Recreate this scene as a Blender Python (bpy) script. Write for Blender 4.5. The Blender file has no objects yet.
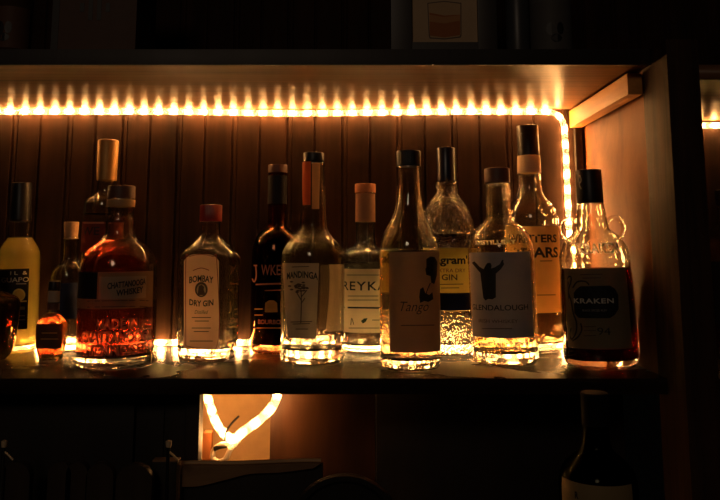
import bpy, bmesh, math, random
from mathutils import Vector, Matrix
random.seed(4)
PI = math.pi
S = bpy.context.scene
COL = S.collection

# ------------------------------------------------------------------ camera
F = 760.0                      # focal length in pixels of a 720 x 500 frame
TH = math.radians(8.0)         # the camera looks slightly up, the frame is shifted down
CX, HOR = 360.0, 249.0
YP = HOR - F * math.tan(TH)    # principal point row
SHELF = 1.25                   # top of the lower shelf above the floor
CAMZ = SHELF + 0.163
UPZ = CAMZ + 0.2453            # underside of the upper shelf
BACK = 1.328                   # back wall face
CT, ST = math.cos(TH), math.sin(TH)

def ray(px, py):
    u = (px - CX) / F; v = (YP - py) / F
    return Vector((u, CT - v * ST, ST + v * CT))
def at(px, py, Y):
    d = ray(px, py); t = Y / d.y
    return Vector((t * d.x, Y, CAMZ + t * d.z))
def on_z(px, py, z):
    d = ray(px, py); t = (z - CAMZ) / d.z
    return Vector((t * d.x, t * d.y, z))
def depth(p):
    return p.y * CT + (p.z - CAMZ) * ST
def proj(p):
    d = depth(p); v = (-(p.y) * ST + (p.z - CAMZ) * CT) / d
    return (CX + F * p.x / d, YP - F * v)

cam = bpy.data.cameras.new('camera'); co = bpy.data.objects.new('camera', cam)
COL.objects.link(co); co.location = (0, 0, CAMZ); co.rotation_euler = (PI / 2 + TH, 0, 0)
cam.sensor_width = 36; cam.sensor_fit = 'HORIZONTAL'; cam.lens = 36 * F / 720
cam.shift_y = -(250 - YP) / 720
cam.clip_start = 0.02
S.camera = co

# ------------------------------------------------------------------ materials
MATS = {}
def newmat(name):
    m = bpy.data.materials.new(name); m.use_nodes = True
    nt = m.node_tree; nt.nodes.clear()
    out = nt.nodes.new('ShaderNodeOutputMaterial')
    MATS[name] = m
    return m, nt, out
def N(nt, t, **kw):
    n = nt.nodes.new(t)
    for k, v in kw.items():
        if k in n.inputs: n.inputs[k].default_value = v
        else: setattr(n, k, v)
    return n
def L(nt, a, b): nt.links.new(a, b)
def c4(c): return (c[0], c[1], c[2], 1)

def plain(name, col, rough=0.5, metal=0.0, bump=0.0, scale=60.0, var=0.15, spec=0.5, coat=0.0):
    m, nt, out = newmat(name)
    p = N(nt, 'ShaderNodeBsdfPrincipled', **{'Roughness': rough, 'Metallic': metal, 'Specular IOR Level': spec, 'Coat Weight': coat})
    tc = N(nt, 'ShaderNodeTexCoord'); no = N(nt, 'ShaderNodeTexNoise', **{'Scale': scale, 'Detail': 3.0})
    L(nt, tc.outputs['Object'], no.inputs['Vector'])
    mx = N(nt, 'ShaderNodeMix', data_type='RGBA')
    mx.inputs[6].default_value = c4([x * (1 - var) for x in col]); mx.inputs[7].default_value = c4([min(1, x * (1 + var)) for x in col])
    L(nt, no.outputs['Fac'], mx.inputs[0]); L(nt, mx.outputs[2], p.inputs['Base Color'])
    if bump:
        b = N(nt, 'ShaderNodeBump', **{'Strength': bump, 'Distance': 0.002})
        L(nt, no.outputs['Fac'], b.inputs['Height']); L(nt, b.outputs['Normal'], p.inputs['Normal'])
    L(nt, p.outputs[0], out.inputs[0])
    return m

def wood(name, dark, light, stretch=(3, 60, 60), rough=0.35, bump=0.25, spec=0.5, aniso=0.0):
    m, nt, out = newmat(name)
    p = N(nt, 'ShaderNodeBsdfPrincipled', **{'Roughness': rough, 'Specular IOR Level': spec})
    tc = N(nt, 'ShaderNodeTexCoord'); mp = N(nt, 'ShaderNodeMapping'); mp.inputs['Scale'].default_value = stretch
    L(nt, tc.outputs['Object'], mp.inputs['Vector'])
    if aniso:                      # grain along X spreads highlights across it
        tg = N(nt, 'ShaderNodeCombineXYZ'); tg.inputs[1].default_value = 1.0
        p.inputs['Anisotropic'].default_value = aniso; L(nt, tg.outputs[0], p.inputs['Tangent'])
    n1 = N(nt, 'ShaderNodeTexNoise', **{'Scale': 1.0, 'Detail': 6.0, 'Roughness': 0.65, 'Distortion': 0.6})
    L(nt, mp.outputs[0], n1.inputs['Vector'])
    n2 = N(nt, 'ShaderNodeTexNoise', **{'Scale': 7.0, 'Detail': 3.0})
    L(nt, tc.outputs['Object'], n2.inputs['Vector'])
    ad = N(nt, 'ShaderNodeMath', operation='MULTIPLY_ADD'); ad.inputs[1].default_value = 0.45
    L(nt, n2.outputs['Fac'], ad.inputs[0]); L(nt, n1.outputs['Fac'], ad.inputs[2])
    r = N(nt, 'ShaderNodeValToRGB'); r.color_ramp.elements[0].position = 0.45; r.color_ramp.elements[0].color = c4(dark)
    r.color_ramp.elements[1].position = 0.95; r.color_ramp.elements[1].color = c4(light)
    L(nt, ad.outputs[0], r.inputs[0]); L(nt, r.outputs[0], p.inputs['Base Color'])
    b = N(nt, 'ShaderNodeBump', **{'Strength': bump, 'Distance': 0.001})
    L(nt, n1.outputs['Fac'], b.inputs['Height']); L(nt, b.outputs['Normal'], p.inputs['Normal'])
    rr = N(nt, 'ShaderNodeMapRange'); rr.inputs['To Min'].default_value = rough * 0.8; rr.inputs['To Max'].default_value = min(1, rough * 1.25)
    L(nt, n2.outputs['Fac'], rr.inputs['Value']); L(nt, rr.outputs[0], p.inputs['Roughness'])
    L(nt, p.outputs[0], out.inputs[0])
    return m

def glass(name, tint=(0.97, 0.98, 0.95), rough=0.0, bump=0.12, bscale=25.0, ior=1.47, voronoi=False, clear=0.12):
    """bottle glass; a small share lets light straight through, like thin clear glass does"""
    m, nt, out = newmat(name)
    g = N(nt, 'ShaderNodeBsdfGlass', **{'Roughness': rough, 'IOR': ior}); g.inputs['Color'].default_value = c4(tint)
    t = N(nt, 'ShaderNodeBsdfTransparent'); t.inputs['Color'].default_value = c4(tint)
    mx = N(nt, 'ShaderNodeMixShader'); mx.inputs[0].default_value = clear
    tc = N(nt, 'ShaderNodeTexCoord')
    if voronoi:
        no = N(nt, 'ShaderNodeTexVoronoi', **{'Scale': bscale}); h = no.outputs['Distance']
    else:
        no = N(nt, 'ShaderNodeTexNoise', **{'Scale': bscale, 'Detail': 1.5}); h = no.outputs['Fac']
    L(nt, tc.outputs['Object'], no.inputs['Vector'])
    b = N(nt, 'ShaderNodeBump', **{'Strength': bump, 'Distance': 0.004}); L(nt, h, b.inputs['Height'])
    L(nt, b.outputs['Normal'], g.inputs['Normal'])
    L(nt, g.outputs[0], mx.inputs[1]); L(nt, t.outputs[0], mx.inputs[2]); L(nt, mx.outputs[0], out.inputs[0])
    return m

def liquid(name, col, dens=40.0, clear=0.15):
    m, nt, out = newmat(name)
    g = N(nt, 'ShaderNodeBsdfRefraction', **{'Roughness': 0.0, 'IOR': 1.36})
    t = N(nt, 'ShaderNodeBsdfTransparent')
    mx = N(nt, 'ShaderNodeMixShader'); mx.inputs[0].default_value = clear
    L(nt, g.outputs[0], mx.inputs[1]); L(nt, t.outputs[0], mx.inputs[2]); L(nt, mx.outputs[0], out.inputs[0])
    v = N(nt, 'ShaderNodeVolumeAbsorption', **{'Density': dens}); v.inputs['Color'].default_value = c4(col)
    L(nt, v.outputs[0], out.inputs['Volume'])
    return m

def paper(name, col, trans=0.4, var=0.12, rough=0.6, scale=35, sheer=0.0):
    """label paper: part of the light falling on its back shows on the front"""
    m, nt, out = newmat(name)
    tc = N(nt, 'ShaderNodeTexCoord'); no = N(nt, 'ShaderNodeTexNoise', **{'Scale': scale, 'Detail': 4.0})
    L(nt, tc.outputs['Object'], no.inputs['Vector'])
    cm = N(nt, 'ShaderNodeMix', data_type='RGBA')
    cm.inputs[6].default_value = c4([x * (1 - var) for x in col]); cm.inputs[7].default_value = c4([min(1, x * (1 + var)) for x in col])
    L(nt, no.outputs['Fac'], cm.inputs[0])
    p = N(nt, 'ShaderNodeBsdfPrincipled', **{'Roughness': rough, 'Specular IOR Level': 0.2})
    tr = N(nt, 'ShaderNodeBsdfTranslucent')
    L(nt, cm.outputs[2], p.inputs['Base Color']); L(nt, cm.outputs[2], tr.inputs['Color'])
    mx = N(nt, 'ShaderNodeMixShader'); mx.inputs[0].default_value = trans
    L(nt, p.outputs[0], mx.inputs[1]); L(nt, tr.outputs[0], mx.inputs[2]); L(nt, mx.outputs[0], out.inputs[0])
    if sheer:                      # film label: light also scatters softly through it
        rf = N(nt, 'ShaderNodeBsdfRefraction', **{'Roughness': 0.75, 'IOR': 1.05}); L(nt, cm.outputs[2], rf.inputs['Color'])
        m2 = N(nt, 'ShaderNodeMixShader'); m2.inputs[0].default_value = sheer
        L(nt, mx.outputs[0], m2.inputs[1]); L(nt, rf.outputs[0], m2.inputs[2]); L(nt, m2.outputs[0], out.inputs[0])
    return m

def emit(name, col, st):
    m, nt, out = newmat(name)
    e = N(nt, 'ShaderNodeEmission', **{'Strength': st}); e.inputs['Color'].default_value = c4(col)
    L(nt, e.outputs[0], out.inputs[0])
    return m

def tube_mat():
    m, nt, out = newmat('clear_tube')
    t = N(nt, 'ShaderNodeBsdfTransparent'); tr = N(nt, 'ShaderNodeBsdfTranslucent'); g = N(nt, 'ShaderNodeBsdfGlossy', **{'Roughness': 0.15})
    tr.inputs['Color'].default_value = (0.95, 0.93, 0.88, 1)
    a = N(nt, 'ShaderNodeMixShader'); a.inputs[0].default_value = 0.25
    b = N(nt, 'ShaderNodeMixShader'); b.inputs[0].default_value = 0.06
    L(nt, t.outputs[0], a.inputs[1]); L(nt, tr.outputs[0], a.inputs[2]); L(nt, a.outputs[0], b.inputs[1]); L(nt, g.outputs[0], b.inputs[2])
    L(nt, b.outputs[0], out.inputs[0])
    return m

# setting
M_BACK = wood('dark_beadboard', (0.007, 0.0034, 0.0019), (0.044, 0.0192, 0.0088), (28, 28, 2.2), 0.75, 0.3, spec=0.12)
M_SHELF = wood('shelf_wood', (0.06, 0.026, 0.011), (0.34, 0.165, 0.07), (2.5, 70, 70), 0.42, 0.08, spec=0.8, aniso=0.85)
M_TOP = wood('shelf_top_wood', (0.008, 0.005, 0.003), (0.03, 0.016, 0.009), (2.5, 55, 55), 0.26, 0.10)
M_SIDE = wood('side_panel_wood', (0.045, 0.014, 0.004), (0.36, 0.122, 0.030), (9, 9, 3.5), 0.6, 0.3, spec=0.25)
M_POST = wood('post_wood', (0.008, 0.0035, 0.0018), (0.06, 0.024, 0.010), (60, 60, 3), 0.7, 0.6, spec=0.2)
M_CLEAT = wood('cleat_wood', (0.40, 0.15, 0.022), (0.66, 0.28, 0.045), (50, 4, 50), 0.55, 0.3)
M_DARK = wood('dark_cabinet_wood', (0.006, 0.004, 0.003), (0.018, 0.011, 0.007), (30, 30, 3), 0.5, 0.2)
M_RED = wood('reddish_panel_wood', (0.012, 0.004, 0.0018), (0.075, 0.028, 0.010), (14, 14, 2), 0.5, 0.25, spec=0.25)
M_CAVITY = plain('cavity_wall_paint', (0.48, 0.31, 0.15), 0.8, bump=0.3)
M_FLOOR = wood('floor_wood', (0.05, 0.03, 0.02), (0.12, 0.07, 0.04), (3, 25, 25), 0.5)
M_COUNTER = plain('counter_stone', (0.012, 0.011, 0.011), 0.4)
# lights
M_BULB = emit('bulb_glow', (1.0, 0.46, 0.142), 215.0)
M_TUBE = tube_mat()
# bottles
G_CLEAR = glass('clear_glass')
G_NECK = G_CLEAR
G_AGED = glass('wavy_clear_glass', bump=0.3, bscale=38)
G_PEBBLE = glass('pebbled_glass', (0.96, 0.97, 0.93), bump=0.6, bscale=190, voronoi=True)
G_BLUE = glass('pale_blue_glass', (0.92, 0.98, 0.985))
G_DARK = glass('brown_tinted_glass', (0.75, 0.55, 0.38))
G_FROST = glass('frosted_raised_glass', (0.98, 0.97, 0.94), rough=0.3, clear=0.05)
G_SMOKE = glass('smoked_dark_glass', (0.09, 0.10, 0.08), clear=0.05)
Q_AMBER = liquid('amber_spirit', (0.93, 0.52, 0.10), 13)
Q_PALE = liquid('pale_amber_spirit', (0.95, 0.66, 0.20), 16)
Q_GOLD = liquid('golden_spirit', (0.95, 0.70, 0.22), 11)
Q_RED = liquid('red_amber_spirit', (0.92, 0.26, 0.03), 34)
Q_MINI = liquid('mini_amber_spirit', (0.90, 0.34, 0.05), 90)
Q_DEEP = liquid('deep_red_brown_spirit', (0.62, 0.05, 0.012), 150)
Q_CLEAR = liquid('clear_spirit', (0.98, 0.97, 0.93), 2)
def cloudy(name, col):
    m, nt, out = newmat(name)
    a = N(nt, 'ShaderNodeBsdfTranslucent'); a.inputs['Color'].default_value = c4(col)
    d = N(nt, 'ShaderNodeBsdfDiffuse'); d.inputs['Color'].default_value = c4(col)
    t = N(nt, 'ShaderNodeBsdfTransparent'); t.inputs['Color'].default_value = c4(col)
    x = N(nt, 'ShaderNodeMixShader'); x.inputs[0].default_value = 0.75; y = N(nt, 'ShaderNodeMixShader'); y.inputs[0].default_value = 0.55
    L(nt, d.outputs[0], x.inputs[1]); L(nt, a.outputs[0], x.inputs[2]); L(nt, x.outputs[0], y.inputs[1]); L(nt, t.outputs[0], y.inputs[2]); L(nt, y.outputs[0], out.inputs[0])
    return m
Q_YELL = cloudy('cloudy_yellow_spirit', (0.96, 0.84, 0.42))
Q_TEAL = liquid('pale_teal_spirit', (0.82, 0.96, 0.97), 3)  # faint blue-green tint of the liquid
P_CREAM = paper('cream_label', (0.70, 0.55, 0.38), 0.35)
P_TAN = paper('tan_label', (0.55, 0.40, 0.26), 0.3)
P_PINK = paper('peach_label', (0.90, 0.60, 0.46), 0.72)
P_ROSY = paper('pale_peach_label', (0.95, 0.72, 0.52), 0.85)
P_WHITE = paper('off_white_label', (0.76, 0.70, 0.62), 0.3)
P_GREY = paper('grey_label', (0.46, 0.43, 0.42), 0.14)
P_YELL = paper('yellow_label', (0.98, 0.74, 0.22), 0.92)
P_BLACK = paper('black_label', (0.012, 0.011, 0.012), 0.0)
P_NAVY = paper('navy_label', (0.012, 0.018, 0.055), 0.05)
P_RED = paper('red_brown_label', (0.24, 0.045, 0.025), 0.3)
P_ORANGE = paper('orange_strip', (0.72, 0.13, 0.035), 0.35)
P_STRIP = paper('peach_strip', (0.72, 0.36, 0.17), 0.4)
I_BLACK = plain('black_ink', (0.008, 0.008, 0.009), 0.5)
I_BROWN = plain('brown_ink', (0.10, 0.055, 0.03), 0.5)
I_WHITE = paper('white_ink', (0.80, 0.76, 0.68), 0.25)
I_DIMWHITE = paper('worn_white_ink', (0.30, 0.29, 0.27), 0.1)
I_ROSE = paper('rose_ink', (0.80, 0.30, 0.20), 0.4)
I_LIME = paper('lime_ink', (0.80, 0.66, 0.20), 0.4)
I_GOLD = paper('gold_ink', (0.75, 0.42, 0.10), 0.4)
I_RED = plain('red_ink', (0.30, 0.03, 0.02), 0.5)
K_BLACK = plain('black_cap', (0.008, 0.008, 0.010), 0.4, spec=0.35)
K_MATTE = plain('matte_black_foil', (0.005, 0.005, 0.006), 0.8, spec=0.1)
K_NAVY = plain('navy_cap', (0.010, 0.012, 0.03), 0.3)
K_RED = plain('red_cap', (0.30, 0.012, 0.012), 0.28)
K_GOLD = plain('gold_foil', (0.55, 0.31, 0.10), 0.55, 0.6, bump=0.3)
K_CORK = plain('cork', (0.52, 0.30, 0.14), 0.8, bump=0.5, scale=220, var=0.35)
K_ORANGE = plain('orange_cork', (0.62, 0.23, 0.08), 0.7, bump=0.4, scale=200)
K_BROWN = plain('brown_cap', (0.13, 0.05, 0.03), 0.55, bump=0.2)
K_TAN = plain('tan_band', (0.55, 0.31, 0.13), 0.5)
K_METAL = plain('steel', (0.55, 0.53, 0.5), 0.25, 1.0)

# ------------------------------------------------------------------ object helpers
def link(o, parent=None):
    COL.objects.link(o)
    if parent is not None: o.parent = parent
    return o
def finish(me, mat, angle=38, smooth=True):
    if mat: me.materials.append(mat)
    if smooth:
        for p in me.polygons: p.use_smooth = True
        me.set_sharp_from_angle(angle=math.radians(angle))
    me.update()
def obj(name, bm, mat, parent=None, recalc=True, angle=38, smooth=True):
    if recalc: bmesh.ops.recalc_face_normals(bm, faces=bm.faces)
    me = bpy.data.meshes.new(name); bm.to_mesh(me); bm.free(); finish(me, mat, angle, smooth)
    return link(bpy.data.objects.new(name, me), parent)
def tag(o, label, cat, group=None):
    o['label'] = label; o['category'] = cat
    if group: o['group'] = group
    return o
def thing(name, label, cat, loc=(0, 0, 0), rz=0.0, group=None):
    o = bpy.data.objects.new(name, None); o.empty_display_size = 0.05
    link(o); o.location = loc; o.rotation_euler = (0, 0, rz)
    return tag(o, label, cat, group)
def struct(o): o['kind'] = 'structure'; return o

def add_box(bm, x0, x1, y0, y1, z0, z1, bevel=0.0):
    vs = [bm.verts.new((x, y, z)) for z in (z0, z1) for y in (y0, y1) for x in (x0, x1)]
    fs = [(0, 2, 3, 1), (4, 5, 7, 6), (0, 1, 5, 4), (2, 6, 7, 3), (0, 4, 6, 2), (1, 3, 7, 5)]
    faces = [bm.faces.new([vs[i] for i in f]) for f in fs]
    if bevel:
        es = list({e for f in faces for e in f.edges})
        bmesh.ops.bevel(bm, geom=es, offset=bevel, segments=2, affect='EDGES', profile=0.7)
def box(x0, x1, y0, y1, z0, z1, bevel=0.0):
    bm = bmesh.new(); add_box(bm, x0, x1, y0, y1, z0, z1, bevel); return bm
def add_tube(bm, pts, r, n=12, caps=True, closed=False):
    pts = [Vector(p) for p in pts]; m = len(pts); rings = []
    up = Vector((0, 0, 1)); prev = None
    for i, p in enumerate(pts):
        if closed: t = (pts[(i + 1) % m] - pts[i - 1]).normalized()
        else: t = (pts[min(i + 1, m - 1)] - pts[max(i - 1, 0)]).normalized()
        if prev is None:
            a = t.cross(up)
            if a.length < 1e-3: a = t.cross(Vector((1, 0, 0)))
            a.normalize()
        else:
            a = prev - t * prev.dot(t); a.normalize()
        prev = a; b = t.cross(a)
        rr = r[i] if isinstance(r, (list, tuple)) else r
        rings.append([bm.verts.new(p + (a * math.cos(2 * PI * k / n) + b * math.sin(2 * PI * k / n)) * rr) for k in range(n)])
    for i in range(m if closed else m - 1):
        A, B = rings[i], rings[(i + 1) % m]
        for k in range(n): bm.faces.new((A[k], A[(k + 1) % n], B[(k + 1) % n], B[k]))
    if caps and not closed:
        bm.faces.new(rings[0]); bm.faces.new(rings[-1])
def spline(pts, step=0.004):
    """evenly spaced points on a Catmull-Rom curve"""
    P = [Vector(p) for p in pts]; P = [P[0] * 2 - P[1]] + P + [P[-1] * 2 - P[-2]]
    out = []
    for i in range(1, len(P) - 2):
        a, b, c, d = P[i - 1:i + 3]
        for k in range(24):
            t = k / 24
            out.append(0.5 * ((2 * b) + (c - a) * t + (2 * a - 5 * b + 4 * c - d) * t * t + (3 * b - a - 3 * c + d) * t ** 3))
    out.append(P[-2])
    res = [out[0]]; acc = 0
    for a, b in zip(out, out[1:]):
        l = (b - a).length
        if l < 1e-9: continue
        while acc + l >= step:
            f = (step - acc) / l; a = a.lerp(b, f); l = (b - a).length; acc = 0; res.append(a)
        acc += l
    return res
def lathe(bm, prof, sect=None, n=64, cx=0, cy=0):
    """prof: (z, r) list; first and last r may be 0"""
    rings = []
    for z, r in prof:
        if r <= 1e-6: rings.append([bm.verts.new((cx, cy, z))]); continue
        ring = []
        for k in range(n):
            a = 2 * PI * k / n
            x, y = sect(z, r, a) if sect else (r * math.sin(a), -r * math.cos(a))
            ring.append(bm.verts.new((cx + x, cy + y, z)))
        rings.append(ring)
    for A, B in zip(rings, rings[1:]):
        if len(A) == 1 and len(B) == 1: continue
        for k in range(n):
            k2 = (k + 1) % n
            if len(A) == 1: bm.faces.new((A[0], B[k], B[k2]))
            elif len(B) == 1: bm.faces.new((A[k], A[k2], B[0]))
            else: bm.faces.new((A[k], A[k2], B[k2], B[k]))
def chaikin(p, it=2):
    for _ in range(it):
        q = [p[0]]
        for a, b in zip(p, p[1:]):
            q.append((a[0] * .75 + b[0] * .25, a[1] * .75 + b[1] * .25)); q.append((a[0] * .25 + b[0] * .75, a[1] * .25 + b[1] * .75))
        q.append(p[-1]); p = q
    return p

def text_mesh(body, bold=0.0, extrude=0.0, res=3, shear=0.0, spacing=1.0):
    cu = bpy.data.curves.new('t', 'FONT'); cu.body = body; cu.size = 1.0; cu.align_x = 'CENTER'; cu.align_y = 'CENTER'
    cu.resolution_u = res; cu.offset = bold; cu.extrude = extrude; cu.shear = shear; cu.space_character = spacing
    o = bpy.data.objects.new('t', cu); COL.objects.link(o)
    dg = bpy.context.evaluated_depsgraph_get(); dg.update()
    me = bpy.data.meshes.new_from_object(o.evaluated_get(dg))
    bpy.data.objects.remove(o); bpy.data.curves.remove(cu)
    return me

# ------------------------------------------------------------------ bottles
class Bottle:
    def __init__(s, name, label, cat, cx, base, prof, gmat, fill=None, lmat=None, wall=0.0024, floor_t=0.010,
                 flat=None, rz=0.0, z0=SHELF, Y=None, group=None, soft=2, punt=0.004, tilt=0.0):
        s.base_hw = prof[-1][1]
        if Y is None:
            pf = on_z(cx, base, z0); R = s.base_hw * depth(pf) / F
            Yc = pf.y + R * 0.97
        else: Yc = Y
        d = ray(cx, base); s.X = d.x * Yc / d.y; s.Y = Yc; s.z0 = z0; s.rz = rz
        # X taken on the axis at the base height
        a = Vector((0, Yc, z0)); s.X = (cx - CX) / F * depth(a)
        if group is None and z0 == SHELF and name != 'bay_bottle': group = 'bottles on the lit shelf'
        s.root = thing(name, label, cat, (s.X, s.Y, z0), rz, group)
        s.root.rotation_euler.y = math.radians(tilt)
        pts = []
        for py, hw in prof:
            z = s.axis_z(py); pts.append((z - z0, hw * depth(Vector((s.X, s.Y, z))) / F))
        pts[-1] = (0.0, pts[-1][1])
        pts = pts[::-1]
        R = pts[0][1]
        s.R = R; s.flat = flat
        z1 = min(0.006, pts[1][0] * 0.4)
        body = [(z1, R)] + pts[1:]
        body = chaikin(body, soft)
        s.outer = [(0.0012, R * 0.93)] + body
        s.sect = s.rect if flat else None
        top = s.outer[-1]
        full = [(punt, 0), (punt * .8, R * .45), (0.0005, R * .78), (0.0, R * .86)] + s.outer + [(top[0] + 0.0006, top[1] - 0.001)]
        s.floor_t = floor_t
        inn = [(z, max(0.004, r - wall)) for z, r in s.outer if z > floor_t + 0.003]
        zf = floor_t
        inner_up = [(zf + 0.001, 0), (zf, inn[0][1] * .6), (zf + .0006, inn[0][1] * .9), (zf + 0.003, inn[0][1])] + inn[1:]
        inner_up[-1] = (top[0] + 0.0006, inner_up[-1][1])
        bm = bmesh.new(); lathe(bm, full + inner_up[::-1], s.sect, 96 if flat else 72)
        s.glass = obj('bottle_glass', bm, gmat, s.root, angle=50)
        if fill is not None:
            zt = s.axis_z(fill) - z0
            lp = [(zf + 0.0004, 0), (zf - .0006, inn[0][1] * .6), (zf, inn[0][1] * .9 + .0005), (zf + .003, inn[0][1] + .0006)]
            lp += [(z, r + 0.0006) for z, r in inn[1:] if z < zt]
            rt = s.rad(zt) - wall + 0.0006
            lp += [(zt, rt), (zt - 0.0008, rt * 0.93), (zt - .001, 0)]
            bm = bmesh.new(); lathe(bm, lp, s.sect, 96 if flat else 72)
            s.liq = obj('liquid', bm, lmat, s.root, angle=50)
    def axis_z(s, py):
        d = ray(CX, py); return CAMZ + s.Y * d.z / d.y
    def px2m(s, py):
        return depth(Vector((s.X, s.Y, s.axis_z(py)))) / F
    def rect(s, z, r, a):
        W, D, ch, za, zb = s.flat
        t = min(1, max(0, (zb - z) / (zb - za))); t = t * t * (3 - 2 * t)
        c, n = math.sin(a), -math.cos(a)
        q = r / (W / 2); hx, hy = W / 2 * q, D / 2 * q
        k = max(abs(c) / hx, abs(n) / hy, (abs(c) / hx + abs(n) / hy) / (2 - ch))
        rr = (1 / k) * t + r * (1 - t)
        return rr * c, rr * n
    def rad(s, z):
        o = s.outer
        if z <= o[0][0]: return o[0][1]
        for a, b in zip(o, o[1:]):
            if a[0] <= z <= b[0] and b[0] > a[0]:
                return a[1] + (b[1] - a[1]) * (z - a[0]) / (b[0] - a[0])
        return o[-1][1]
    def surf(s, u, z, eps):
        """u: metres along the surface from its front line"""
        if s.flat: return Vector((u, -s.flat[1] / 2 - eps, z))
        r = s.rad(z); a = u / r; r += eps
        return Vector((r * math.sin(a), -r * math.cos(a), z))
    def pix(s, px, py):
        """picture point -> (u, z) on the bottle's front surface"""
        a = 0.0; z = 0.1
        if s.flat:
            M = Matrix.Rotation(-s.rz, 3, 'Z')
            o = M @ (Vector((0, 0, CAMZ)) - Vector((s.X, s.Y, s.z0))); d = M @ ray(px, py)
            t = (-s.flat[1] / 2 - o.y) / d.y; p = o + d * t
            return p.x, p.z
        r = s.R
        for _ in range(6):
            Y = s.Y - r * math.cos(a); p = at(px, py, Y); z = p.z - s.z0; r = s.rad(z)
            a = math.asin(max(-0.999, min(0.999, (p.x - s.X) / r)))
        return a * r, z
    # ---- things on the bottle
    def cap(s, y0, y1, hw, mat, name='cap', hw1=None, knurl=0, bev=0.0012, inset=0.0):
        z1, z0 = s.axis_z(y0) - s.z0, s.axis_z(y1) - s.z0
        r1, r0 = hw * s.px2m(y0), (hw1 or hw) * s.px2m(y1)
        pr = [(z0, 0), (z0, r0 - bev * .5), (z0 + bev * .5, r0), (z1 - bev, r1), (z1 - bev * .3, r1 - bev * .3), (z1, r1 - bev), (z1 - inset, 0)]
        bm = bmesh.new()
        f = (lambda z, r, a: ((r - (0.0004 if int(a / (2 * PI) * 96 + .5) % 2 else 0)) * math.sin(a), -(r - (0.0004 if int(a / (2 * PI) * 96 + .5) % 2 else 0)) * math.cos(a))) if knurl else None
        lathe(bm, pr, f, 96 if knurl else 48)
        return obj(name, bm, mat, s.root)
    def sleeve(s, y0, y1, mat, name='neck_band', th=0.0006, hw=None):
        """a thin closed band round the neck"""
        z1, z0 = s.axis_z(y0) - s.z0, s.axis_z(y1) - s.z0
        n = 8; zs = [z0 + (z1 - z0) * i / n for i in range(n + 1)]
        bm = bmesh.new(); A = []
        prof = [(z, s.rad(z) + 0.0002) for z in zs] + [(z, s.rad(z) + 0.0002 + th) for z in zs[::-1]]
        rings = []
        for z, r in prof: rings.append([bm.verts.new((r * math.sin(2 * PI * k / 48), -r * math.cos(2 * PI * k / 48), z)) for k in range(48)])
        for i in range(len(rings)):
            P, Q = rings[i], rings[(i + 1) % len(rings)]
            for k in range(48): bm.faces.new((P[k], P[(k + 1) % 48], Q[(k + 1) % 48], Q[k]))
        return obj(name, bm, mat, s.root)
    def patch(s, quad, mat, name='label', parent=None, eps=0.0004, nx=28, ny=10, ang=None, arch=0.0, rag=0.0):
        """quad: picture corners (xl,xr at top y), (xl,xr at bottom y); ang overrides left/right in degrees"""
        (xl0, xr0, y0), (xl1, xr1, y1) = quad
        cxp = (xl0 + xr0) / 2
        if ang:
            _, zt = s.pix(ang[2] if len(ang) > 2 else cxp, y0); _, zb = s.pix(ang[2] if len(ang) > 2 else cxp, y1)
            r = s.R; c = [math.radians(ang[0]) * r, math.radians(ang[1]) * r] * 2
            tl, tr, bl, br = (c[0], zt), (c[1], zt), (c[0], zb), (c[1], zb)
        else:
            tl, tr, bl, br = s.pix(xl0, y0), s.pix(xr0, y0), s.pix(xl1, y1), s.pix(xr1, y1)
            zt = (tl[1] + tr[1]) / 2; zb = (bl[1] + br[1]) / 2
            tl, tr, bl, br = (tl[0], zt), (tr[0], zt), (bl[0], zb), (br[0], zb)
        bm = bmesh.new(); g = []
        for j in range(ny + 1):
            v = j / ny; row = []
            for i in range(nx + 1):
                u = i / nx
                a = tl[0] + (tr[0] - tl[0]) * u; b = bl[0] + (br[0] - bl[0]) * u
                z = zt + (zb - zt) * v + arch * (1 - (2 * u - 1) ** 4) * (1 - v)
                row.append(bm.verts.new(s.surf(a + (b - a) * v, z, eps)))
            g.append(row)
        for j in range(ny):
            for i in range(nx):
                bm.faces.new((g[j][i], g[j + 1][i], g[j + 1][i + 1], g[j][i + 1]))
        return obj(name, bm, mat, parent or s.root, recalc=False)
    def poly(s, pls, mat, name='printed_mark', parent=None, eps=0.0007):
        """printed shapes from picture-space outlines"""
        bm = bmesh.new()
        for pl in pls:
            m = [s.pix(*p) for p in pl]
            try: f = bm.faces.new([bm.verts.new((u, 0, z)) for u, z in m])
            except ValueError: continue
        bmesh.ops.triangulate(bm, faces=bm.faces)
        us = [v.co.x for v in bm.verts]; c = min(us) + .0013
        while c < max(us):
            bmesh.ops.bisect_plane(bm, geom=list(bm.verts) + list(bm.edges) + list(bm.faces), plane_co=(c, 0, 0), plane_no=(1, 0, 0)); c += .0013
        zs_ = [v.co.z for v in bm.verts]; c = min(zs_) + .003
        for v in bm.verts: v.co = s.surf(v.co.x, v.co.z, eps)
        return obj(name, bm, mat, parent or s.root, recalc=False, smooth=False)
    def strokes(s, lines, w, mat, name='printed_mark', parent=None, eps=0.0007):
        """lines of width w (picture pixels) along picture points"""
        bm = bmesh.new()
        for ln in lines:
            P = [Vector((p[0], p[1], 0)) for p in ln]
            if len(P) > 2: P = spline(P, 1.0)
            else: P = [P[0].lerp(P[1], i / 8) for i in range(9)]
            prev = None
            for i, p in enumerate(P):
                t = P[min(i + 1, len(P) - 1)] - P[max(i - 1, 0)]
                if t.length < 1e-6: continue
                t.normalize(); nrm = Vector((-t.y, t.x, 0)) * w / 2
                a = bm.verts.new(s.surf(*s.pix(*(p + nrm).to_2d()), eps)); b = bm.verts.new(s.surf(*s.pix(*(p - nrm).to_2d()), eps))
                if prev: bm.faces.new((prev[0], prev[1], b, a))
                prev = (a, b)
        return obj(name, bm, mat, parent or s.root, recalc=False, smooth=False)
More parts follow.
